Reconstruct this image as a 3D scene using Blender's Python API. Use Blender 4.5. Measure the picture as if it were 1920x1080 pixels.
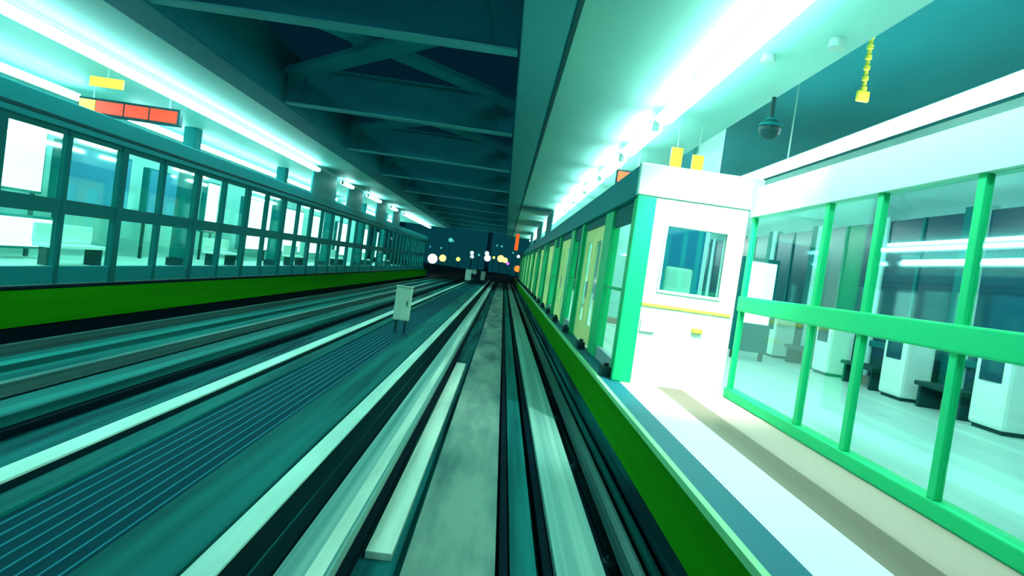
import bpy, bmesh, math, random
from mathutils import Matrix, Vector
random.seed(7)
for o in list(bpy.data.objects): bpy.data.objects.remove(o)
SC = bpy.context.scene
COL = SC.collection

# ---------------------------------------------------------------- camera
F = 1200.0                      # focal length in pixels of a 1920 wide frame
CAMZ = 2.4
TH = math.radians(8.0)          # roll
fc = Vector((945 - 960, 540 - 498, -F)).normalized()      # track direction seen by the camera
uc = Vector((math.sin(TH), math.cos(TH), 0)); uc = (uc - fc * uc.dot(fc)).normalized()
rc = fc.cross(uc).normalized()
R = Matrix((rc, fc, uc))        # rows: world X, Y, Z axes in camera space -> maps camera space to world
cd = bpy.data.cameras.new('camera'); cam = bpy.data.objects.new('camera', cd); COL.objects.link(cam)
cam.matrix_world = Matrix.Translation((0, 0, CAMZ)) @ R.to_4x4()
cd.sensor_width = 36; cd.lens = F / 1920 * 36; cd.clip_end = 1200; cd.clip_start = .05
SC.camera = cam

# ---------------------------------------------------------------- world, exposure
w = bpy.data.worlds.new('night'); SC.world = w; w.use_nodes = True
bg = w.node_tree.nodes['Background']; bg.inputs[0].default_value = (.02, .42, .75, 1); bg.inputs[1].default_value = .03
sd = bpy.data.lights.new('facade_fill', 'SUN'); sd.energy = .35; sd.color = (.4, 1, 1); sd.angle = .3  # added fill that lifts the far facades out of the dark
so = bpy.data.objects.new('facade_fill', sd); COL.objects.link(so); so.rotation_euler = Vector((.1, 1, -.45)).to_track_quat('-Z', 'Y').to_euler()
SC.view_settings.view_transform = 'Standard'; SC.view_settings.look = 'None'
SC.view_settings.exposure = 0; SC.view_settings.gamma = 1

# ---------------------------------------------------------------- materials
def mat(name, col, rough=.6, metal=0, streak=0, col2=None, scale=(5, .12, 5), bump=0, spec=.12):
    m = bpy.data.materials.new(name); m.use_nodes = True
    nt = m.node_tree; b = nt.nodes['Principled BSDF']
    b.inputs['Roughness'].default_value = rough; b.inputs['Metallic'].default_value = metal
    b.inputs['Specular IOR Level'].default_value = spec
    if streak:
        tc = nt.nodes.new('ShaderNodeTexCoord'); mp = nt.nodes.new('ShaderNodeMapping')
        mp.inputs['Scale'].default_value = scale
        nz = nt.nodes.new('ShaderNodeTexNoise'); nz.inputs['Scale'].default_value = 1.0
        nz.inputs['Detail'].default_value = 4
        cr = nt.nodes.new('ShaderNodeValToRGB')
        cr.color_ramp.elements[0].position = .5 - .25 / streak; cr.color_ramp.elements[1].position = .5 + .25 / streak
        c2 = col2 or tuple(c * .45 for c in col)
        cr.color_ramp.elements[0].color = (*c2, 1); cr.color_ramp.elements[1].color = (*col, 1)
        L = nt.links
        L.new(tc.outputs['Object'], mp.inputs['Vector']); L.new(mp.outputs[0], nz.inputs['Vector'])
        L.new(nz.outputs[0], cr.inputs[0]); L.new(cr.outputs[0], b.inputs['Base Color'])
        if bump:
            bp = nt.nodes.new('ShaderNodeBump'); bp.inputs['Strength'].default_value = bump
            L.new(nz.outputs[0], bp.inputs['Height']); L.new(bp.outputs[0], b.inputs['Normal'])
    else:
        b.inputs['Base Color'].default_value = (*col, 1)
    return m
def emit(name, col, s):
    m = bpy.data.materials.new(name); m.use_nodes = True
    b = m.node_tree.nodes['Principled BSDF']
    b.inputs['Base Color'].default_value = (*[c * .5 for c in col], 1)
    b.inputs['Emission Color'].default_value = (*col, 1); b.inputs['Emission Strength'].default_value = s
    return m
def glass(name, tint=(.8, .97, .93), refl=.12, rough=.04):
    m = bpy.data.materials.new(name); m.use_nodes = True
    nt = m.node_tree; nt.nodes.clear()
    o = nt.nodes.new('ShaderNodeOutputMaterial'); t = nt.nodes.new('ShaderNodeBsdfTransparent')
    g = nt.nodes.new('ShaderNodeBsdfGlossy'); mx = nt.nodes.new('ShaderNodeMixShader')
    t.inputs[0].default_value = (*tint, 1); g.inputs[0].default_value = (.7, 1, .95, 1); g.inputs['Roughness'].default_value = rough
    mx.inputs[0].default_value = refl
    nt.links.new(t.outputs[0], mx.inputs[1]); nt.links.new(g.outputs[0], mx.inputs[2]); nt.links.new(mx.outputs[0], o.inputs[0])
    return m
M = {}
M['slab'] = mat('track slab concrete', (.008, .17, .16), .7, 0, 1.8, (.002, .035, .045), (5, .22, 5), spec=.03)
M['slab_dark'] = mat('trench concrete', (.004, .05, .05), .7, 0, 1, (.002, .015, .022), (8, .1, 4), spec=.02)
M['centre'] = mat('centre pavement', (.17, .34, .27), .5, 0, 1.8, (.02, .13, .12), (2.5, .5, 3))
M['pad'] = mat('worn running beam', (.28, .62, .50), .4, 0, 1.4, (.06, .28, .25), (9, .06, 4))
M['pale'] = mat('pale finish', (.60, .92, .74), .35, 0, 1.4, (.30, .58, .46), (5, .35, 4))
M['cap'] = mat('pale beam cap', (.50, .95, .78), .4, 0, 1.5, (.32, .66, .54), (3, .25, 3))
M['black'] = mat('black rubber', (.001, .012, .018), .7, spec=.02)
M['rail'] = mat('guide rail steel', (.10, .30, .27), .35, .3, 1.2, (.03, .13, .13), (20, .1, 20))
M['deck'] = mat('ribbed walkway deck', (.001, .065, .085), .7, 0, 1, (.001, .045, .06), (6, .1, 6), spec=.02)
M['rib'] = mat('deck rib', (.015, .24, .29), .7, spec=.03)
M['kerb'] = mat('walkway kerb', (.008, .19, .165), .7, 0, 1.6, (.003, .085, .08), (5, .15, 5), spec=.03)
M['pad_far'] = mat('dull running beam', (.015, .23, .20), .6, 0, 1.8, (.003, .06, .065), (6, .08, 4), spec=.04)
M['green'] = mat('green edge paint', (.016, .31, .002), .8, 0, 1, (.008, .20, .001), (2, .06, 3), spec=.03)
M['lime'] = mat('lime edge strip', (.30, .80, .36), .45)
M['teal'] = mat('teal edge tile', (.012, .17, .21), .55)
M['white'] = mat('white paint', (.80, .93, .86), .45)
M['tile'] = mat('pale floor tile', (.62, .82, .72), .35, 0, 1, (.48, .66, .58), (2, .3, 2))
M['tan'] = mat('tan floor strip', (.50, .40, .33), .5)  # floor strip, with the brown of a window reflection mixed in
M['dtan'] = mat('dark floor strip', (.26, .22, .17), .5)  # same reflected brown mixed into the darker strip
M['beam'] = mat('painted roof steel', (.008, .19, .235), .6, 0, 1, (.006, .14, .185), (1, 1, 1), spec=.04)
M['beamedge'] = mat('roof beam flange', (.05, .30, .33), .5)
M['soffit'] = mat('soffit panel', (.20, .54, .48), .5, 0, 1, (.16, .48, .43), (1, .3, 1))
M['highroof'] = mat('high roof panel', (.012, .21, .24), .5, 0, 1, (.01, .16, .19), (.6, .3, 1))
M['seam'] = mat('panel seam', (.004, .07, .08), .6)
M['header'] = mat('teal header metal', (.008, .27, .29), .5, spec=.08)
M['headerw'] = mat('mint header metal', (.45, .88, .72), .4)
M['frame'] = mat('teal frame', (.006, .16, .16), .55, spec=.06)
M['gframe'] = mat('green frame', (.012, .60, .22), .45)
M['cream'] = mat('cream door', (.78, .86, .50), .45, 0, 1, (.66, .80, .46), (3, 8, .3))
_m = M['cream']; _nt = _m.node_tree; _b = _nt.nodes['Principled BSDF']; _o = [n for n in _nt.nodes if n.type == 'OUTPUT_MATERIAL'][0]
_t = _nt.nodes.new('ShaderNodeBsdfTranslucent'); _t.inputs[0].default_value = (.95, .96, .62, 1); _x = _nt.nodes.new('ShaderNodeMixShader'); _x.inputs[0].default_value = .55
_nt.links.new(_b.outputs[0], _x.inputs[1]); _nt.links.new(_t.outputs[0], _x.inputs[2]); _nt.links.new(_x.outputs[0], _o.inputs[0])
M['plate'] = mat('grey notice plate', (.35, .48, .48), .5)
M['yellow'] = mat('yellow strip', (.92, .80, .10), .45)
M['glass'] = glass('screen glass')
M['glassb'] = glass('railing glass', (.78, .95, .95), .10)
M['upper'] = mat('upper wall panel', (.03, .28, .28), .55)
M['pwall'] = mat('platform back wall', (.58, .90, .85), .5, 0, 1, (.40, .75, .72), (.5, .6, .5))
M['dwin'] = mat('dark blue window', (.003, .05, .085), .25, spec=.25)
M['blue'] = mat('blue poster', (.02, .22, .36), .4)
M['tube'] = emit('tube glow', (.78, 1.0, .94), 30)
M['tubel'] = emit('left tube glow', (.50, 1.0, .98), 28)
M['walltube'] = emit('wall tube glow', (.7, 1.0, .95), 6)
M['box'] = emit('light box face', (.8, 1.0, .95), 2.0)
M['boxb'] = emit('blue light box face', (.02, .30, .48), .5)
M['dimw'] = emit('dim aqua window', (.1, .7, .7), .5)
M['led'] = emit('orange red letters', (1.0, .045, .008), .85)
M['ledy'] = emit('yellow letters', (1, .80, .05), .95)
M['ledo'] = emit('orange letters', (1, .12, .005), .9)
M['housing'] = mat('lamp housing', (.30, .55, .50), .4, .3)
M['dark'] = mat('dark equipment', (.006, .05, .055), .5)
M['cab'] = mat('pale cabinet', (.50, .78, .62), .5, 0, 1, (.38, .62, .50), (4, 4, 1))
M['night'] = mat('night concrete', (.01, .05, .06), .9)
M['hillw'] = mat('unlit window', (.02, .33, .42), .9)
M['hill'] = mat('night block', (.03, .42, .52), .9)

# ---------------------------------------------------------------- helpers
def new_bm(): return bmesh.new()
def bx(bm, x0, x1, y0, y1, z0, z1, bev=0):
    g = bmesh.ops.create_cube(bm, size=1)['verts']
    for v in g:
        v.co = Vector(((x0 + x1) / 2 + v.co.x * (x1 - x0), (y0 + y1) / 2 + v.co.y * (y1 - y0), (z0 + z1) / 2 + v.co.z * (z1 - z0)))
    if bev:
        es = list({e for v in g for e in v.link_edges})
        bmesh.ops.bevel(bm, geom=es, offset=bev, segments=2, affect='EDGES', profile=.6)
def cyl(bm, p0, p1, r, seg=12, r2=None):
    p0, p1 = Vector(p0), Vector(p1); d = p1 - p0
    rot = d.to_track_quat('Z', 'Y').to_matrix().to_4x4()
    bmesh.ops.create_cone(bm, cap_ends=True, segments=seg, radius1=r, radius2=r if r2 is None else r2, depth=d.length,
                          matrix=Matrix.Translation((p0 + p1) / 2) @ rot)
def bar(bm, p0, p1, wid, hgt):
    """flat bar of given width (horizontal) and height between two points"""
    p0, p1 = Vector(p0), Vector(p1); d = (p1 - p0).normalized(); s = d.cross(Vector((0, 0, 1))).normalized(); u = s.cross(d)
    vs = []
    for p in (p0, p1):
        for a, b in ((-1, -1), (1, -1), (1, 1), (-1, 1)): vs.append(bm.verts.new(p + s * a * wid / 2 + u * b * hgt / 2))
    for f in ((0, 1, 2, 3), (7, 6, 5, 4), (0, 4, 5, 1), (1, 5, 6, 2), (2, 6, 7, 3), (3, 7, 4, 0)): bm.faces.new([vs[i] for i in f])
def prism(bm, pts, y0, y1):
    """profile in XZ swept along Y"""
    a = [bm.verts.new((x, y0, z)) for x, z in pts]; b = [bm.verts.new((x, y1, z)) for x, z in pts]
    n = len(pts); bm.faces.new(a[::-1]); bm.faces.new(b)
    for i in range(n): bm.faces.new((a[i], a[(i + 1) % n], b[(i + 1) % n], b[i]))
def obj(name, bm, m, parent=None, loc=None):
    bmesh.ops.recalc_face_normals(bm, faces=bm.faces)
    me = bpy.data.meshes.new(name)
    if loc is not None and parent is None: bmesh.ops.translate(bm, verts=bm.verts, vec=-Vector(loc))
    bm.to_mesh(me); bm.free(); me.materials.append(M[m] if isinstance(m, str) else m)
    o = bpy.data.objects.new(name, me); COL.objects.link(o)
    if parent: o.parent = parent
    elif loc is not None: o.location = loc
    return o
def box(name, m, x0, x1, y0, y1, z0, z1, parent=None, bev=0):
    bm = new_bm()
    if parent is None:
        c = ((x0 + x1) / 2, (y0 + y1) / 2, z0)
        bx(bm, x0, x1, y0, y1, z0, z1, bev); return obj(name, bm, m, None, c)
    bx(bm, x0, x1, y0, y1, z0, z1, bev)
    return obj(name, bm, m, parent)
def struct(o): o['kind'] = 'structure'; return o
def tag(o, label, cat, group=None):
    o['label'] = label; o['category'] = cat
    if group: o['group'] = group
    return o
def thing(name, label, cat, loc=(0, 0, 0), group=None):
    o = bpy.data.objects.new(name, None); COL.objects.link(o); o.location = loc; o.empty_display_size = .2
    return tag(o, label, cat, group)
def dup(root, loc, label, group=None):
    r = root.copy(); COL.objects.link(r); r.location = loc; r['label'] = label
    if group: r['group'] = group
    for ch in list(root.children):
        c = ch.copy(); COL.objects.link(c); c.parent = r
        for g in list(ch.children):
            d = g.copy(); COL.objects.link(d); d.parent = c
    return r
ORD = ('first second third fourth fifth sixth seventh eighth ninth tenth eleventh twelfth thirteenth fourteenth fifteenth '
       'sixteenth seventeenth eighteenth nineteenth twentieth').split()
ORD += ['twenty-' + a for a in ORD[:9]] + ['thirtieth'] + ['thirty-' + a for a in ORD[:9]]

YR, YL, YS = 64.0, 65.2, 78.5     # ends of the roof, the left and the right screen
YN, YE = 2.2, 88.0               # near and far end of what is built
PZ = .95                         # platform level above the running beams
GZ = -.22                        # track slab level

# ================================================================ track bed
struct(box('floor', 'slab', -8.6, 1.9, YN, YE, GZ - .4, GZ))
def long_thing(name, m, x0, x1, z0, z1, label, cat, y0=YN, y1=YE, bev=.012, group=None):
    return tag(box(name, m, x0, x1, y0, y1, z0, z1, None, bev), label, cat, group)
# centre pavement between the running beams of the near track
struct(box('path', 'centre', -.46, .27, YN, YE, GZ, -.05))
# near track running beams
t = thing('running_beam', 'left concrete running beam of the near track, with a pale worn strip', 'running beam', (-1.135, 0, GZ), 'running beams')
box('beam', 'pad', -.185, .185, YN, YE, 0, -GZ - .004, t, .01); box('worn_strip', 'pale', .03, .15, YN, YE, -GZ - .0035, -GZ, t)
long_thing('running_beam', 'pad', .765, 1.185, GZ, 0, 'right concrete running beam of the near track, beside the black trench', 'running beam', group='running beams')
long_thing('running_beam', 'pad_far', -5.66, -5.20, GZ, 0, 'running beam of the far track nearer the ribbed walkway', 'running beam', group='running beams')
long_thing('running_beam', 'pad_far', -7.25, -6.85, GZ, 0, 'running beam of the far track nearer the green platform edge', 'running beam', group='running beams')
# secondary strips
long_thing('cable_duct', 'kerb', .39, .61, GZ, -.03, 'narrow teal cable duct running between pavement and right running beam', 'cable duct')
long_thing('rubber_strip', 'black', .67, .75, GZ, -.06, 'black rubber strip hugging the right running beam', 'rubber strip')
long_thing('rubber_strip', 'black', .30, .375, GZ, -.04, 'thin black strip along the right edge of the centre pavement', 'rubber strip')
long_thing('rubber_strip', 'black', -.94, -.87, GZ, -.10, 'thin black strip between left running beam and pale slab strip', 'rubber strip')
struct(box('trim_1', 'black', 1.19, 1.345, YN, YE, GZ, GZ + .02))
struct(box('trim_2', 'slab_dark', -1.59, -1.33, YN, YE, GZ, GZ + .02))
tag(box('slab_strip', 'pale', -.83, -.60, 5.35, 15.9, GZ, -.15, None, .01), 'short pale slab strip lying left of the centre pavement', 'slab strip')  # raised strip, paler than the slab around it

# guide rails: steel H rail on brackets
def guide_rail(x, label, mirror=1, m='rail'):
    t = thing('guide_rail', label, 'guide rail', (x, 0, GZ), 'guide rails')
    bm = new_bm()
    prism(bm, [(-.05, .14), (.05, .14), (.05, .165), (.012, .175), (.012, .285), (.05, .295), (.05, .32), (-.05, .32), (-.05, .295), (-.012, .285), (-.012, .175), (-.05, .165)], YN, YE)
    obj('rail', bm, m, t)
    first = None
    for k in range(30):
        if k == 0:
            bm = new_bm(); bx(bm, -.07, .07, -.06, .06, 0, .025); bx(bm, -.02, .02, -.05, .05, .025, .14)
            bx(bm, .03 * mirror, .14 * mirror, -.05, .05, .0, .06); cyl(bm, (.1 * mirror, 0, .06), (.1 * mirror, 0, .10), .018, 8)
            first = obj('bracket', bm, 'dark', t); first.location = (0, 3.0, 0)
        else:
            c = first.copy(); COL.objects.link(c); c.parent = t; c.location = (0, 3.0 + k * 2.8, 0)
    return t
guide_rail(1.42, 'dark steel guide rail on brackets between the near track and the right platform', -1)
guide_rail(-5.95, 'dark steel guide rail in the middle of the far track')
guide_rail(-7.5, 'dark steel guide rail under the left green platform edge', -1)
# power rail against the right platform wall
t = thing('power_rail', 'slim conductor rail on stand-off brackets under the right green edge', 'power rail', (1.565, 0, GZ))
bm = new_bm(); prism(bm, [(-.03, .26), (.03, .26), (.03, .34), (.015, .36), (-.015, .36), (-.03, .34)], YN, YE); obj('rail', bm, 'kerb', t)
for k in range(26):
    if k == 0:
        bm = new_bm(); bx(bm, -.05, .05, -.05, .05, 0, .03); bx(bm, -.015, .015, -.03, .03, .03, .26); f0 = obj('bracket', bm, 'black', t); f0.location = (0, 4.2, 0)
    else:
        c = f0.copy(); COL.objects.link(c); c.parent = t; c.location = (0, 4.2 + k * 3.2, 0)
# low pale side wall tops
def side_wall(x0, x1, label, m='pale', z=.12):
    t = thing('side_beam', label, 'side beam', ((x0 + x1) / 2, 0, GZ), 'pale side beams'); w2 = (x1 - x0) / 2
    box('body', 'slab_dark', -w2 + .02, w2 - .02, YN, YE, 0, z - GZ - .03, t); box('cap', 'cap', -w2, w2, YN, YE, z - GZ - .029, z - GZ, t, .008)  # top piece pale, body under it darker
    return t
side_wall(-1.80, -1.60, 'long pale side beam between the near track and the walkway')
side_wall(-3.97, -3.76, 'long pale side beam between the far track and the walkway')
long_thing('side_beam', 'kerb', -6.62, -6.2, GZ, -.02, 'low dull duct in the middle of the far track', 'side beam')
long_thing('rubber_strip', 'black', -5.19, -5.08, GZ, -.12, 'black strip right of the inner running beam on the far track', 'rubber strip')
long_thing('rubber_strip', 'black', -6.84, -6.74, GZ, -.12, 'black strip right of the outer running beam on the far track', 'rubber strip')
long_thing('cable', 'black', -3.75, -3.68, GZ, .02, 'black cable run beside the walkway kerb facing the far track', 'cable')

# centre walkway
WZ = .08
t = thing('centre_walkway', 'dark ribbed walkway deck between the two tracks', 'walkway', (-2.98, 0, GZ))
box('deck', 'deck', -.42, .51, YN, YE, 0, WZ - GZ - .03, t)
for k in range(8):
    box('rib', 'rib', -.36 + k * .115, -.36 + k * .115 + .016, YN, YE, WZ - GZ - .03, WZ - GZ - .026, t)
box('kerb', 'kerb', -.68, -.43, YN, YE, 0, WZ - GZ, t, .01)
box('kerb', 'kerb', .52, 1.12, YN, YE, 0, WZ - GZ, t, .01)

# equipment on the walkway
def cabinet(x, y, wid, h, leg, label, z=WZ):
    t = thing('trackside_cabinet', label, 'cabinet', (x, y, z), 'cabinets on the centre walkway')
    bm = new_bm(); bx(bm, -wid / 2, wid / 2, -.14, .14, leg, leg + h, .03); b = obj('body', bm, 'cab', t)
    bm = new_bm(); bx(bm, -wid / 2 + .04, wid / 2 - .04, -.155, -.142, leg + .05, leg + h - .05, .004); d = obj('door', bm, 'cab', t)
    bm = new_bm(); bx(bm, wid / 2 - .1, wid / 2 - .07, -.18, -.156, leg + h * .45, leg + h * .6, .004); obj('handle', bm, 'dark', d)
    bm = new_bm(); bx(bm, -wid / 2 - .02, wid / 2 + .02, -.17, .17, leg + h, leg + h + .03, .01); obj('lid', bm, 'cab', t)
    for s in (-1, 1):
        bm = new_bm(); cyl(bm, (s * wid * .3, 0, 0), (s * wid * .3, 0, leg), .035, 10); cyl(bm, (s * wid * .3, 0, 0), (s * wid * .3, 0, .02), .07, 10); obj('leg', bm, 'dark', t)
    return t
cabinet(-2.72, 18.4, .44, .95, .36, 'pale trackside cabinet on two legs on the walkway, nearest of the cabinets')
cabinet(-3.5, 66, .62, 1.1, .3, 'small pale cabinet far down the walkway, left of the round signal')
cabinet(-2.25, 74, .5, 1.0, .3, 'small pale cabinet at the far end of the walkway by the near track')
t = thing('round_signal', 'small round pale signal on a thin post at the far end of the walkway', 'signal', (-3.1, 70, WZ))
bm = new_bm(); cyl(bm, (0, 0, 0), (0, 0, 1.0), .05, 10); obj('post', bm, 'dark', t)
bm = new_bm(); cyl(bm, (0, -.06, 1.2), (0, .06, 1.2), .27, 20); obj('disc', bm, 'cab', t)

# ================================================================ platform edges
struct(box('platform_right', 'night', 1.70, 9.6, YN - 1, YE, GZ - .4, PZ - .02))
def edge(prof, label):
    bm = new_bm(); prism(bm, prof, YN - 1, YE if prof[0][0] > 0 else YL); return tag(obj('edge_panel', bm, 'green'), label, 'edge panel')
edge([(1.59, .42), (1.70, .42), (1.70, PZ - .062), (1.61, PZ - .062), (1.60, PZ - .1)], 'dark green panel along the edge of the right platform')
edge([(-7.72, .30), (-7.85, .30), (-7.85, PZ - .05), (-7.72, PZ - .05)], 'dark green panel along the edge of the left platform')
struct(box('platform_left', 'night', -14, -7.91, YN, YL, GZ - .4, PZ - .02))
struct(box('wall_left_lower', 'black', -7.90, -7.86, YN, YL, GZ, PZ - .05))
struct(box('wall_right_lower', 'slab', 1.64, 1.70, YN - 1, YE, GZ, .41))
# strips of the right ledge, on top of the platform slab
for i, (a, b, m, nm) in enumerate([(1.60, 1.655, 'lime', 'trim_3'), (1.655, 1.92, 'teal', 'trim_4')]):
    struct(box(nm, m, a, b, YN - 1, YE, PZ - .06 if i == 0 else PZ - .02, PZ))
for i, (a, b, m) in enumerate([(1.92, 2.47, 'white'), (2.47, 2.85, 'dtan'), (2.85, 3.44, 'tan')]):
    struct(box('trim_%d' % (5 + i), m, a, b, YN - 1, 9.55, PZ - .02, PZ))
struct(box('floor_platform_right', 'tile', 1.92, 9.6, 9.56, YE, PZ - .02, PZ))
struct(box('floor_platform_end', 'tile', 3.45, 9.6, YN - 1, 9.55, PZ - .02, PZ))
struct(box('floor_platform_left', 'tile', -14, -7.91, YN, YL, PZ - .02, PZ))
long_thing('edge_trim', 'black', -7.9, -7.74, PZ - .045, PZ - .0, 'thin black strip on top of the left green edge panel', 'edge strip', y1=YL, bev=.004)

# ================================================================ header beams
HB, HT = 3.70, 4.17
long_thing('header_beam', 'header', 1.80, 2.10, HB, HT, 'teal header beam above the right platform screen', 'header beam', y0=9.50, y1=YS, bev=.02)
long_thing('header_beam', 'header', -8.14, -7.86, HB, HT, 'long teal header beam above the left platform screen', 'header beam', y1=YL, bev=.02)
long_thing('cable_tray', 'seam', -7.84, -7.80, HB + .1, HB + .16, 'dark cable tray fixed low on the left header beam', 'cable tray', y1=YL, bev=.004)

# ================================================================ left platform screen bays
P = 3.2
def left_bay():
    t = thing('platform_screen_bay', 'x', 'platform screen bay', (-7.98, 0, PZ), 'left platform screen bays')
    for y in (0, P / 2):
        bm = new_bm(); bx(bm, -.07, .07, y, y + (.20 if y == 0 else .10), 0, HB - PZ - .002, .012); obj('post', bm, 'frame', t)
    bm = new_bm(); bx(bm, -.05, .05, .205, P - .005, 0, .32, .01); obj('base_panel', bm, 'header', t)
    bm = new_bm(); bx(bm, -.055, .055, .205, P - .005, 1.26, 1.52, .01); obj('mid_rail', bm, 'frame', t)
    for a, b in ((.205, P / 2 - .005), (P / 2 + .105, P - .005)):
        for z0, z1 in ((.325, 1.255), (1.525, HB - PZ - .1)):
            bm = new_bm(); bx(bm, -.006, .006, a, b, z0, z1); obj('glass_pane', bm, 'glass', t)
    bm = new_bm(); bx(bm, -.04, .04, .205, P - .005, HB - PZ - .095, HB - PZ - .003, .006); obj('top_rail', bm, 'frame', t)
    return t
lb = left_bay(); n = 0
for k in range(-1, 23):
    y = 13.1 + k * P
    if y + P > YL + .1: break
    lab = 'teal-framed glass bay of the left platform screen, %s from the near end' % ORD[n]
    if n == 0: lb.location = (-7.98, y, PZ); lb['label'] = lab
    else: dup(lb, (-7.98, y, PZ), lab)
    n += 1

# ================================================================ right platform screen bays
def right_bay(kind):
    t = thing('platform_screen_bay' if kind == 'glass' else 'platform_screen_door', 'x', 'platform screen bay' if kind == 'glass' else 'platform screen door', (1.95, 0, PZ), 'right platform screen bays')
    H = HB - PZ - .003
    if kind == 'glass':
        bm = new_bm(); bx(bm, -.11, .08, 0, .34, 0, H, .02); obj('post', bm, 'gframe', t)
        bm = new_bm(); bx(bm, -.08, .08, 2.30, P - .01, 0, H, .02); obj('post', bm, 'gframe', t)
        bm = new_bm(); bx(bm, -.05, .05, .345, 2.295, 0, .22, .01); obj('base_panel', bm, 'plate', t)
        bm = new_bm(); bx(bm, -.03, .03, .345, 2.295, 2.42, H, .01); obj('top_rail', bm, 'frame', t)
        bm = new_bm(); bx(bm, -.03, .03, .345, 2.295, 1.30, 1.36, .008); obj('mid_rail', bm, 'gframe', t)
        for z0, z1 in ((.225, 1.295), (1.365, 2.415)):
            bm = new_bm(); bx(bm, -.006, .006, .345, 2.295, z0, z1); obj('glass_pane', bm, 'glass', t)
    else:
        bm = new_bm(); bx(bm, -.05, .08, 0, .16, 0, H, .015); obj('post', bm, 'frame', t)
        for a, b in ((.17, 1.56), (1.60, 2.98)):
            bm = new_bm()
            bx(bm, -.03, .03, a, a + .30, .04, 2.56, .01); bx(bm, -.03, .03, b - .30, b, .04, 2.56, .01)
            bx(bm, -.028, .028, a + .29, b - .29, .04, .42, .006); bx(bm, -.028, .028, a + .29, b - .29, 2.25, 2.56, .006)
            d = obj('door_leaf', bm, 'cream', t)
            bm = new_bm(); bx(bm, -.008, .008, a + .30, b - .30, .42, 2.25); obj('glass_pane', bm, 'glass', d)
            bm = new_bm(); bx(bm, -.045, -.031, a + .03, a + .27, 1.0, 1.36, .004); obj('notice_plate', bm, 'plate', d)
        bm = new_bm(); bx(bm, -.04, .05, .165, P - .005, 2.57, H, .01); obj('top_rail', bm, 'frame', t)
        bm = new_bm(); bx(bm, -.04, .08, 2.99, P - .01, 0, H, .015); obj('post', bm, 'gframe', t)
    bm = new_bm(); bx(bm, -.26, -.115, .1, .45, 0, .14, .02); cyl(bm, (-.18, .28, .14), (-.18, .28, .19), .04, 10); obj('sill_bracket', bm, 'dark', t)
    return t
rb = {'glass': right_bay('glass'), 'door': right_bay('door')}; cnt = {'glass': 0, 'door': 0}
k = 0; y = 9.50
while y + P < YS:
    kd = 'glass' if k % 2 == 0 else 'door'
    lab = ('green-framed glass bay of the right platform screen, %s glass bay from the white end wall' if kd == 'glass' else
           'cream sliding doors in the right platform screen, %s pair from the white end wall') % ORD[cnt[kd]]
    if cnt[kd] == 0: rb[kd].location = (1.95, y, PZ); rb[kd]['label'] = lab
    else: dup(rb[kd], (1.95, y, PZ), lab)
    cnt[kd] += 1; k += 1; y += P

# ================================================================ white end wall of the right platform (faces the camera)
Y0 = 9.36
t = thing('platform_end_wall', 'white end wall of the right platform with a square window', 'end wall', (0, Y0, PZ))
bm = new_bm()
x0, x1 = 2.08, 3.44; wx0, wx1, wz0, wz1 = 2.30, 3.18, 1.42, 2.36
bx(bm, x0, wx0, 0, .12, .0, HB - PZ); bx(bm, wx1, x1, 0, .12, .0, HB - PZ)
bx(bm, wx0, wx1, 0, .12, 0, wz0); bx(bm, wx0, wx1, 0, .12, wz1, HB - PZ)
obj('wall_panel', bm, 'white', t)
bm = new_bm()
for a, b, c, d in ((wx0 - .03, wx1 + .03, wz0 - .04, wz0), (wx0 - .03, wx1 + .03, wz1, wz1 + .04), (wx0 - .03, wx0, wz0, wz1), (wx1, wx1 + .03, wz0, wz1)):
    bx(bm, a, b, -.02, .03, c, d)
wf = obj('window_frame', bm, 'headerw', t)
bm = new_bm(); bx(bm, wx0, wx1, .04, .05, wz0, wz1); obj('glass_pane', bm, 'glassb', wf)
bm = new_bm(); bx(bm, x0, x1 - .04, -.02, 0, 1.16, 1.20); obj('yellow_stripe', bm, 'yellow', t)['label'] = 'thin yellow stripe'
bm = new_bm(); bx(bm, 1.80, 2.075, -.02, .13, 0, HB - PZ, .02); obj('corner_post', bm, 'gframe', t)['label'] = 'bright green corner post'
bm = new_bm(); bx(bm, 1.78, 3.60, -.04, .12, HB - PZ + .003, HT - PZ, .02); obj('header', bm, 'headerw', t)
bm = new_bm(); bx(bm, 2.10, 2.32, -.03, 0, .78, .96, .01); pl = obj('lock_plate', bm, 'white', t)
bm = new_bm(); bx(bm, 2.86, 3.02, -.05, 0, .86, .93, .015); obj('door_handle', bm, 'yellow', t)['label'] = 'yellow lever handle'
# room behind the window
t = thing('office_chair', 'white chair seen through the window of the white end wall', 'chair', (3.05, 10.9, PZ))
bm = new_bm(); bx(bm, -.28, .28, -.26, .26, .95, 1.06, .04); obj('seat', bm, 'white', t)
bm = new_bm(); bx(bm, -.24, .24, .24, .32, 1.12, 1.85, .06); obj('backrest', bm, 'headerw', t)
bm = new_bm(); cyl(bm, (0, 0, .08), (0, 0, .95), .04); obj('stem', bm, 'dark', t)
bm = new_bm()
for i in range(5):
    a = i * math.tau / 5; bar(bm, (0, 0, .06), (.3 * math.cos(a), .3 * math.sin(a), .04), .05, .04)
    cyl(bm, (.3 * math.cos(a), .3 * math.sin(a) - .015, .03), (.3 * math.cos(a), .3 * math.sin(a) + .015, .03), .03, 10)
obj('base', bm, 'dark', t)
t = thing('notice_board', 'dark blue board behind the window of the white end wall', 'board', (3.05, 11.9, PZ))
box('board', 'blue', -.6, .6, 0, .05, 1.2, 2.6, t, .01)
for s in (-1, 1): box('leg', 'dark', s * .5 - .03, s * .5 + .03, .055, .10, 0, 2.4, t)

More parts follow.
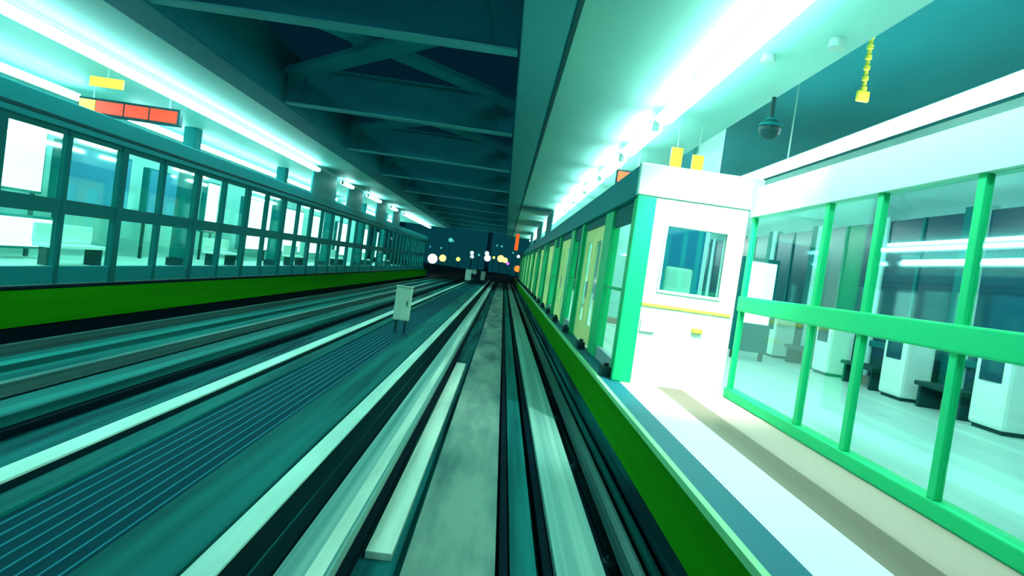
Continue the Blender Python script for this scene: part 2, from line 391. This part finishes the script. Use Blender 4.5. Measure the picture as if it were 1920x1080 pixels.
# ================================================================ fence at the right, running towards the camera
FX = 3.5
t = thing('platform_fence', 'glass fence with green rails right of the pale ledge', 'fence', (FX, 0, PZ))
bm = new_bm(); prism(bm, [(-.06, 2.64), (.10, 2.64), (.10, 3.06), (-.06, 3.06)], YN - 1, 9.30); obj('top_beam', bm, 'headerw', t)
bm = new_bm(); bx(bm, -.05, .05, YN - 1, 9.30, 1.27, 1.49, .02); obj('handrail', bm, 'gframe', t)
bm = new_bm(); bx(bm, -.055, .13, YN - 1, 9.30, 0, .14, .015); obj('kerb', bm, 'gframe', t)
for y in (2.6, 4.75, 6.05, 7.05, 9.18):
    bm = new_bm(); bx(bm, -.03, .04, y, y + .09, .14, 2.64, .01); obj('post', bm, 'gframe', t)
for a, b in ((2.69, 4.75), (4.84, 6.05), (6.14, 7.05), (7.14, 9.18)):
    for z0, z1 in ((.14, 1.27), (1.49, 2.64)):
        bm = new_bm(); bx(bm, .0, .008, a, b, z0, z1); obj('glass_pane', bm, 'glassb', t)

# ================================================================ back wall of the right platform, with white blocks and lamps
BX = 8.3
struct(box('wall_right', 'pwall', BX + .9, BX + 1.1, YN - 1, YE, PZ, 6.9))
struct(box('baseboard_right', 'tan', BX - .12, BX, YN - 1, 30, PZ, PZ + .16))
def back_bay(loc, label):
    pass
t0 = None
for i in range(7):
    y = 8.5 + i * 2.9
    lab = 'dark blue window bay on the back wall beyond the right fence, %s from the camera' % ORD[i]
    if t0 is None:
        t0 = thing('window_bay', lab, 'window', (BX, y, PZ), 'dark window bays on the back wall')
        bm = new_bm(); bx(bm, 0, .1, .3, 2.6, .95, 3.6); obj('dark_pane', bm, 'dwin', t0)
        bm = new_bm(); bx(bm, -.05, .15, 0, .3, .0, 3.7, .02); obj('post', bm, 'frame', t0)
        bm = new_bm(); bx(bm, -.05, .15, 2.6, 2.895, .0, 3.7, .02); obj('post', bm, 'pwall', t0)
        bm = new_bm(); bx(bm, -.08, .15, .305, 2.595, .82, .95, .02); obj('sill', bm, 'frame', t0)
        bm = new_bm(); bx(bm, 0, .1, .305, 2.595, .16, .82, .01); obj('lower_panel', bm, 'dwin', t0)
        bm = new_bm(); bx(bm, -.03, .0, 1.40, 1.48, .95, 3.6); obj('mullion', bm, 'frame', t0)
    else: dup(t0, (BX, y, PZ), lab)
# two strip lamps on the wall
for j, (z, y0, y1, lab) in enumerate([(3.98, 4, 13.6, 'long white strip lamp on the back wall, upper of the pair'), (3.62, 7, 13.0, 'long white strip lamp on the back wall, lower of the pair')]):
    t = thing('wall_lamp', lab, 'lamp', (BX - .25, 0, z), 'strip lamps on the back wall')
    box('lamp_housing', 'housing', .04, .19, y0, y1, -.05, .05, t, .01)
    bm = new_bm(); cyl(bm, (0, y0 + .03, 0), (0, y1 - .03, 0), .03, 12); obj('tube', bm, 'walltube', t)
# white blocks standing in for pillar reflections, and dark benches at the wall foot
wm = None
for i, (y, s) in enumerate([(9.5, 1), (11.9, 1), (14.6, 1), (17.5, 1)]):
    lab = 'white block standing in for a pillar reflection by the back wall, %s from the camera' % ORD[i]
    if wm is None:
        wm = thing('reflection_block', lab, 'reflection block', (7.75, y, PZ), 'white blocks along the back wall')
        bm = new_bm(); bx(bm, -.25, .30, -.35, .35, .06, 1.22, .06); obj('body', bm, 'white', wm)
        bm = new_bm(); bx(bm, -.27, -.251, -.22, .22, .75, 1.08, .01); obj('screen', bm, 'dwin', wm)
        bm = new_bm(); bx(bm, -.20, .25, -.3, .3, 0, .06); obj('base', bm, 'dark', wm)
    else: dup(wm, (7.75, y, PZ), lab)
bn = None
for i, y in enumerate([10.7, 13.2, 16.0]):
    lab = 'low dark bench at the foot of the back wall, %s from the camera' % ORD[i]
    if bn is None:
        bn = thing('bench', lab, 'bench', (7.8, y, PZ), 'low dark benches')
        bm = new_bm(); bx(bm, -.25, .25, -.6, .6, .38, .46, .02); obj('seat', bm, 'dark', bn)
        for s in (-1, 1):
            bm = new_bm(); bx(bm, -.2, .2, s * .5 - .04, s * .5 + .04, 0, .38, .01); obj('leg', bm, 'dark', bn)
    else: dup(bn, (7.8, y, PZ), lab)
# tall lit poster near the end wall behind fence, and orange lamps low inside
t = thing('light_box', 'tall white light box just behind the fence, beside the white end wall', 'light box', (6.2, 15.5, PZ))
box('case', 'frame', -.45, .45, 0, .2, .2, 2.5, t, .02); box('lit_face', 'box', -.38, .38, -.02, -.002, .9, 2.4, t, .003)
for s in (-1, 1): box('leg', 'dark', s * .35 - .04, s * .35 + .04, .05, .15, 0, .2, t)
# yellow links modelled for a reflected streak of light, and dome camera
t = thing('streak_links', 'yellow links standing in for a streak of light, right of the soffit', 'light streak', (4.75, 9.2, 5.6))
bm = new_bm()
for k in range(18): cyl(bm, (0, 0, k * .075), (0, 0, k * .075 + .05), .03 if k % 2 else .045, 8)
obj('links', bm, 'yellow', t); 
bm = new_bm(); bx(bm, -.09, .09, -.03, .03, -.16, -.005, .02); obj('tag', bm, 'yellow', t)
t = thing('dome_camera', 'dark dome camera hanging under the edge of the right soffit', 'camera', (3.42, 9.0, 5.26))
bm = new_bm(); cyl(bm, (0, 0, -.30), (0, 0, 0), .03); obj('stem', bm, 'dark', t)
bm = new_bm(); bmesh.ops.create_uvsphere(bm, u_segments=20, v_segments=12, radius=.15, matrix=Matrix.Translation((0, 0, -.44))); obj('dome', bm, 'dark', t)
bm = new_bm(); cyl(bm, (0, 0, -.42), (0, 0, -.30), .17, 20, .08); obj('hood', bm, 'frame', t)

# ================================================================ roof
SZ = 5.30
struct(box('ceiling_right', 'soffit', .46, 3.50, YN - 1, YR, SZ, SZ + .12))
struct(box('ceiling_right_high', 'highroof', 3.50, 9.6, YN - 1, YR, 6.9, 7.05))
struct(box('wall_bulkhead', 'soffit', 3.44, 3.50, YN - 1, YR, SZ + .12, 6.9))
struct(box('ceiling_left', 'soffit', -14, -6.06, YN, YR, SZ, SZ + .12))
struct(box('trim_8', 'seam', .40, .46, YN - 1, YR, SZ - .004, SZ + .02))
def girder(x0, x1, label):
    t = thing('roof_girder', label, 'girder', ((x0 + x1) / 2, 0, SZ), 'long roof girders')
    w2 = (x1 - x0) / 2
    bm = new_bm(); bx(bm, -w2, w2, YN - 1, YR, 0, .05); bx(bm, -w2, w2, YN - 1, YR, 1.15, 1.2); bx(bm, -w2 + .06, w2 - .06, YN - 1, YR, .05, 1.15); obj('web', bm, 'beam', t)
    bm = new_bm()
    for k in range(0): pass
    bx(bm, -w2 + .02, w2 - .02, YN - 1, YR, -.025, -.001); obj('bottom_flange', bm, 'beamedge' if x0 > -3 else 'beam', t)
    return t
girder(-.20, .39, 'long teal roof girder over the near track')
girder(-6.06, -5.33, 'long dark teal roof girder over the far track')
BY = [8.9 + k * 5.6 for k in range(15)]
bt = None
for i, y in enumerate(BY):
    if y > YR: break
    lab = 'teal roof beam with crossed braces over both tracks, %s from the camera' % ORD[i]
    if bt is None:
        bt = thing('roof_beam', lab, 'roof beam', (-2.82, y, SZ), 'roof beams across the tracks')
        bm = new_bm(); bx(bm, -2.50, 2.60, -.02, .02, .035, .83); obj('web', bm, 'beam', bt)
        bm = new_bm(); bx(bm, -2.50, 2.60, -.14, .14, 0, .035, .008); obj('bottom_flange', bm, 'beamedge', bt)
        bm = new_bm(); bx(bm, -2.50, 2.60, -.14, .14, .83, .865, .008); obj('top_flange', bm, 'beam', bt)
        for s in (-1, 1):
            bm = new_bm(); w_ = 2.60 if s > 0 else 2.50; prism(bm, [(s * w_, .036), (s * w_, .82), (s * 2.05, .82), (s * 2.30, .036)], -.10, -.022); obj('gusset', bm, 'beam', bt)
        bm = new_bm(); bar(bm, (-2.25, .36, .70), (2.3, 5.16, .70), .50, .10); obj('diagonal_brace', bm, 'beam', bt)
        bm = new_bm(); bar(bm, (2.3, .36, .59), (-2.25, 5.16, .59), .50, .10); obj('diagonal_brace', bm, 'beam', bt)
        bm = new_bm(); bx(bm, -.42, .46, 2.38, 3.14, .64, .65); obj('splice_plate', bm, 'beam', bt)
    else: dup(bt, (-2.82, y, SZ), lab)
# upper wall panels (opaque) above the header beams, with gaps that let the platform light through
def upper_panel(x, y0, y1, lab):
    return tag(box('upper_panel', 'upper', x - .03, x + .03, y0, y1, HT + .002, SZ - .03, None, .01), lab, 'wall panel', 'opaque panels above the screens')
for i, (a, b) in enumerate([(25.6, 29.1), (31.3, 34.5), (38.3, 41.4), (44, 46.9)]):
    upper_panel(-8.0, a, b, 'dark teal panel above the left header beam, %s from the camera' % ORD[i])
for i, (a, b) in enumerate([(30, 34), (38, 44), (50, 55)]):
    upper_panel(1.95, a, b, 'dark panel above the right header beam, %s from the camera' % ORD[i])
struct(box('trim_9', 'seam', .47, 1.7, 30.0, 30.1, SZ - .12, SZ - .003))

# ================================================================ lamps
def lamp_strip(x, z, segs, m, side, first_lab, top=None):
    top = top or SZ
    for i, (a, b) in enumerate(segs):
        lab = first_lab % ORD[i]
        t = thing('strip_light', lab, 'strip light', (x, a, z), 'strip lights over the %s platform' % side)
        L = b - a
        box('lamp_housing', 'housing', -.045, .045, 0, L, .06, .12, t, .01)
        bm = new_bm(); bx(bm, -.125, .125, .02, L - .02, -.05, .058, .03); obj('tube', bm, m, t)
        for yy in (0.0, L - .05):
            bm = new_bm(); bx(bm, -.06, .06, yy if yy == 0 else yy + .035, (yy if yy == 0 else yy + .035) + .015, -.07, .059); obj('end_cap', bm, 'housing', t)
        n = 2 if L > 1 else 1
        for q in range(n):
            yy = L * (.2 + .6 * q); bm = new_bm(); cyl(bm, (0, yy, .12), (0, yy, top - z - .002), .015, 8); obj('hanger', bm, 'housing', t)
RS = [(2.2, 10.4)] + [(10.9 + k * 3.2, 13.4 + k * 3.2) for k in range(16)]
LS = [(2.3, 25.4), (29.3, 31.1), (34.8, 38.0), (41.7, 43.7), (47.2, 63.5)]
lamp_strip(2.22, SZ - .22, RS, 'tube', 'right', 'white strip light above the right platform edge, %s from the camera')
lamp_strip(-7.78, SZ - .20, LS, 'tubel', 'left', 'white strip light above the left platform edge, %s from the camera')
lamp_strip(-10.9, SZ - .30, [(3, 16), (18, 40), (42, 63)], 'tubel', 'left', 'strip light deep over the left platform, %s from the camera')
lamp_strip(5.0, SZ - .30 , [(2.2, 14.5), (18, 34), (38, 62)], 'tube', 'right', 'strip light deep over the right platform, %s from the camera', 6.9)

# added fill spots, not part of the place, that whiten the end wall
for i, (x, y) in enumerate([(2.75, 7.6), (3.2, 6.9)]):
    t = thing('downlight', 'small round fill lamp added to whiten the end wall, %s the tracks' % ('nearer' if i == 0 else 'farther from'), 'lamp', (x, y, SZ), 'added end wall fills')
    bm = new_bm(); cyl(bm, (0, 0, -.10), (0, 0, -.001), .09, 20, .07); obj('can', bm, 'housing', t)
    ld = bpy.data.lights.new('end_wall_spot', 'SPOT'); ld.energy = 900 if i == 0 else 500; ld.color = (.95, 1, .92); ld.spot_size = math.radians(75); ld.spot_blend = .8; ld.shadow_soft_size = .08
    lo = bpy.data.objects.new('lamp', ld); COL.objects.link(lo); lo.parent = t; lo.location = (0, 0, -.14)
    lo.rotation_euler = (Vector((2.75, 9.36, 2.0)) - Vector((x, y, SZ - .14))).to_track_quat('-Z', 'Y').to_euler()

# ================================================================ left platform interior
struct(box('wall_left', 'pwall', -14, -13.8, YN, YR, PZ, SZ))
def light_box(x, y, wid, z0, z1, face, lab, leg=True):
    t = thing('light_box', lab, 'light box', (x, y, PZ), 'light boxes on the left platform')
    box('case', 'frame', -.12, .1, 0, wid, z0, z1, t, .02)
    box('lit_face', face, .101, .115, .06, wid - .06, z0 + .06, z1 - .06, t, .003)
    if leg:
        for yy in (.15, wid - .2): box('leg', 'dark', -.05, .03, yy, yy + .08, 0, z0, t)
    return t
light_box(-12, 14.6, 1.9, 1.6, 3.35, 'box', 'tall white light box at the near end of the left platform')
light_box(-12, 17.0, 3.2, 1.5, 3.1, 'boxb', 'blue poster box right of the nearest white light box')
light_box(-12, 21.2, 3.4, 1.4, 3.0, 'boxb', 'second blue poster box on the left platform')
light_box(-12, 25.3, 1.1, 1.1, 3.1, 'box', 'narrow white light box beyond the blue poster boxes')
light_box(-11.5, 14.2, 2.4, .25, 1.05, 'box', 'low white light box in front of the tall one, left platform')
for i, y in enumerate([29, 34, 39, 45, 52, 59]):  # row of added glow panels that brighten the far left panes
    light_box(-12, y, 3.4, .5, 2.9, 'box', 'white glow panel added to brighten the left panes, %s beyond the blue poster boxes' % ORD[i + 1])
cl = None
for i in range(5):
    lab = 'dark square column on the left platform, %s from the camera' % ORD[i]; y = 20.3 + i * 8.1
    if cl is None:
        cl = thing('platform_column', lab, 'column', (-10.2, y, PZ), 'columns of the left platform')
        bm = new_bm(); bx(bm, -.2, .2, -.2, .2, .25, SZ - PZ - .003, .03); obj('shaft', bm, 'frame', cl)
        bm = new_bm(); bx(bm, -.25, .25, -.25, .25, 0, .25, .02); obj('base', bm, 'dark', cl)
    else: dup(cl, (-10.2, y, PZ), lab)
sb = None
for i in range(6):
    lab = 'pale bench on the left platform, %s from the camera' % ORD[i]; y = 15.5 + i * 8.1
    if sb is None:
        sb = thing('bench', lab, 'bench', (-10.3, y, PZ), 'pale benches on the left platform')
        bm = new_bm(); bx(bm, -.25, .25, -1.0, 1.0, .42, .50, .02); obj('seat', bm, 'white', sb)
        bm = new_bm(); bx(bm, -.27, -.20, -1.0, 1.0, .502, .95, .02); obj('backrest', bm, 'white', sb)
        for s in (-1, 1):
            bm = new_bm(); bx(bm, -.2, .2, s * .8 - .04, s * .8 + .04, 0, .42, .01); obj('leg', bm, 'dark', sb)
    else: dup(sb, (-10.3, y, PZ), lab)

# ================================================================ right platform interior columns and ads
rc_ = None
for i in range(6):
    lab = 'pale column inside the right platform, %s from the white end wall' % ORD[i]; y = 13.8 + i * 8.4
    if rc_ is None:
        rc_ = thing('platform_column', lab, 'column', (4.0, y, PZ), 'columns of the right platform')
        bm = new_bm(); bx(bm, -.25, .25, -.25, .25, .2, SZ - PZ - .003 + 1.6 - .01, .03); obj('shaft', bm, 'pwall', rc_)
        bm = new_bm(); bx(bm, -.3, .3, -.3, .3, 0, .2, .02); obj('base', bm, 'tan', rc_)
    else: dup(rc_, (4.0, y, PZ), lab)

t = thing('light_box', 'slim glowing panel added to whiten the first glass bay of the right screen', 'light box', (2.32, 10.35, PZ))  # added glow panel that whitens the pane in front
box('case', 'frame', 0, .10, 0, .9, .3, 2.45, t, .015); box('lit_face', 'box', -.012, -.001, .05, .85, .4, 2.35, t, .003)
for yy in (.1, .74): box('leg', 'dark', .02, .08, yy, yy + .06, 0, .3, t)
# ================================================================ signs
t = thing('led_sign', 'wide red and yellow lit sign hanging over the left platform', 'sign', (-9.3, 15.4, 4.62), None)
box('case', 'dark', -1.2, 1.2, 0, .16, -.04, .36, t, .015)
for a, b, m in ((-1.17, -.80, 'ledy'), (-.78, -.14, 'led'), (-.10, .46, 'led'), (.50, 1.14, 'led')):
    box('lit_panel', m, a, b, -.012, -.001, .02, .30, t)
for s in (-1, 1): box('hanger', 'housing', s * .9 - .015, s * .9 + .015, .06, .09, .361, SZ - 4.62 - .002, t)
t = thing('led_sign', 'small orange lit sign just above the right header beam', 'sign', (2.36, 13.6, 4.50), None)
box('case', 'dark', -.26, .30, 0, .12, -.03, .26, t, .012)
box('lit_panel', 'ledo', -.24, .10, -.012, -.001, 0, .22, t); box('lit_panel', 'ledy', .11, .27, -.012, -.001, 0, .22, t)
for s in (-1, 1): box('hanger', 'housing', s * .18 - .012, s * .18 + .012, .04, .06, .261, SZ - 4.50 - .002, t)
for i, (x, y, z, h, lab) in enumerate([(2.72, 11.2, 4.50, .36, 'yellow hanging sign over the end wall, left of the pair'), (3.10, 11.2, 4.44, .34, 'yellow hanging sign over the end wall, right of the pair'),
                                     (-8.75, 13.6, 4.92, .2, 'yellow hanging sign above the wide red sign')]):
    t = thing('hanging_sign', lab, 'sign', (x, y, z), 'yellow hanging signs')
    box('board', 'ledy', -.10 if x > 0 else -.35, .10 if x > 0 else .35, 0, .05, 0, h, t, .008)
    box('hanger', 'housing', -.01, .01, .02, .035, h + .001, SZ - z - .002, t)
t = thing('orange_banner', 'orange hanging banner far down beside the right screen', 'banner', (.78, 52, 3.75))
box('cloth', 'ledo', -.14, .14, 0, .03, 0, 1.35, t, .008); box('rod', 'housing', -.2, .2, 0, .03, 1.351, 1.40, t)
box('hanger', 'housing', -.01, .01, .01, .025, 1.401, SZ - 3.75 - .002, t)

# ================================================================ beyond the station
struct(box('ground_beyond', 'night', -160, 160, 88.1, 420, -1.2, GZ - .35))
struct(box('guideway_beyond', 'night', -9, 2.2, 88.1, 300, GZ - .35, GZ))
for i, (x, wd, y, h, lab) in enumerate([(-62, 44, 190, 24, 'wide dark block of flats at the left of the dark opening'), (-22, 30, 230, 27, 'dark block of flats behind the middle of the opening'), (8, 26, 210, 25, 'dark block of flats at the right of the opening'), (40, 34, 250, 28, 'dark block of flats behind the right screen')]):
    t = thing('apartment_block', lab, 'building', (x, y, GZ - .35), 'dark blocks beyond the station')
    bm = new_bm(); bx(bm, -wd / 2, wd / 2, 0, 14, 0, h); bx(bm, -wd * .2, wd * .1, 3, 9, h, h + 2.5); obj('walls', bm, 'hill', t)
    for q in range(3):
        c = random.randrange(int(wd // 4)); r = random.randrange(1, 5)
        box('lit_window', 'dimw', -wd / 2 + 1.6 + c * 4, -wd / 2 + 2.1 + c * 4, -.1, -.065, 2.4 + r * 3.2, 3.1 + r * 3.2, t)
# street lamps: (pixel x, pixel y, distance, radius, colour, name)
def at(px, py, Y):
    v = R @ Vector((px - 960, 540 - py, -F)); v *= Y / v.y; return Vector((v.x, v.y, v.z + CAMZ))
EM = {'pink': emit('pinkish lamp', (1, .85, .95), 3), 'amber': emit('amber lamp', (1, .62, .18), 2.2), 'ice': emit('ice lamp', (.5, .9, 1), 2),
      'orange': emit('orange lamp', (1, .22, .03), 1.6), 'lime': emit('lime lamp', (.8, 1, .2), 1.2), 'violet': emit('violet lamp', (.55, .15, .9), 1.4), 'aqua': emit('aqua lamp', (.1, .75, .7), .9)}
LP = [(811, 485, 9, 'pink', 'large pinkish-white street lamp beside the left screen'), (830, 484, 6.5, 'amber', 'round amber street lamp right of the large pinkish one'),
      (859, 486, 4, 'lime', 'small yellow-green lamp left of the middle of the opening'), (885, 474, 3.5, 'ice', 'pale blue lamp in the middle of the opening, upper'),
      (885, 481, 3.5, 'ice', 'pale blue lamp in the middle of the opening, lower'), (898, 478, 2, 'aqua', 'tiny aqua lamp between the blue and pink lamps'),
      (914, 484, 6, 'pink', 'pinkish lamp above the dark end of the near track'), (913, 475, 4, 'ice', 'small icy lamp atop the pinkish lamp'),
      (926, 483, 2.5, 'lime', 'tiny yellow lamp between pink and amber lamps'), (939, 485, 6.5, 'amber', 'bright amber lamp above the near track'),
      (947, 488, 5, 'amber', 'amber lamp touching the bright amber lamp'), (952, 494, 3, 'violet', 'small violet lamp right of the amber lamps'),
      (970, 504, 6, 'orange', 'orange signal lamp beside the far end of the right screen'), (972, 481, 3, 'ice', 'small white lamp above the orange signal lamp'),
      (941, 462, 1.8, 'aqua', 'tiny aqua light high in the right part of the opening'), (962, 474, 1.6, 'aqua', 'tiny aqua light right of the opening, lower'),
      (845, 450, 4, 'aqua', 'aqua light high in the left part of the opening'), (827, 465, 1.6, 'aqua', 'tiny aqua light above the amber street lamp')]
for i, (px, py, r, c, lab) in enumerate(LP):
    Y = 100 + i * 7 if px < 968 else 92 + (i % 2) * 9
    p = at(px, py, Y); rr = r * Y / F
    base = GZ if -9 < p.x < 2.2 else GZ - .35
    t = thing('street_lamp', lab, 'lamp', (p.x, p.y, base), 'lamps beyond the station')
    hh = p.z - base
    bm = new_bm(); bmesh.ops.create_uvsphere(bm, u_segments=16, v_segments=10, radius=rr, matrix=Matrix.Translation((0, 0, hh))); obj('globe', bm, EM[c], t)
    bm = new_bm(); cyl(bm, (0, 0, 0), (0, 0, hh - rr * .98), .05, 8); cyl(bm, (0, 0, 0), (0, 0, .12), .12, 8); obj('pole', bm, 'night', t)
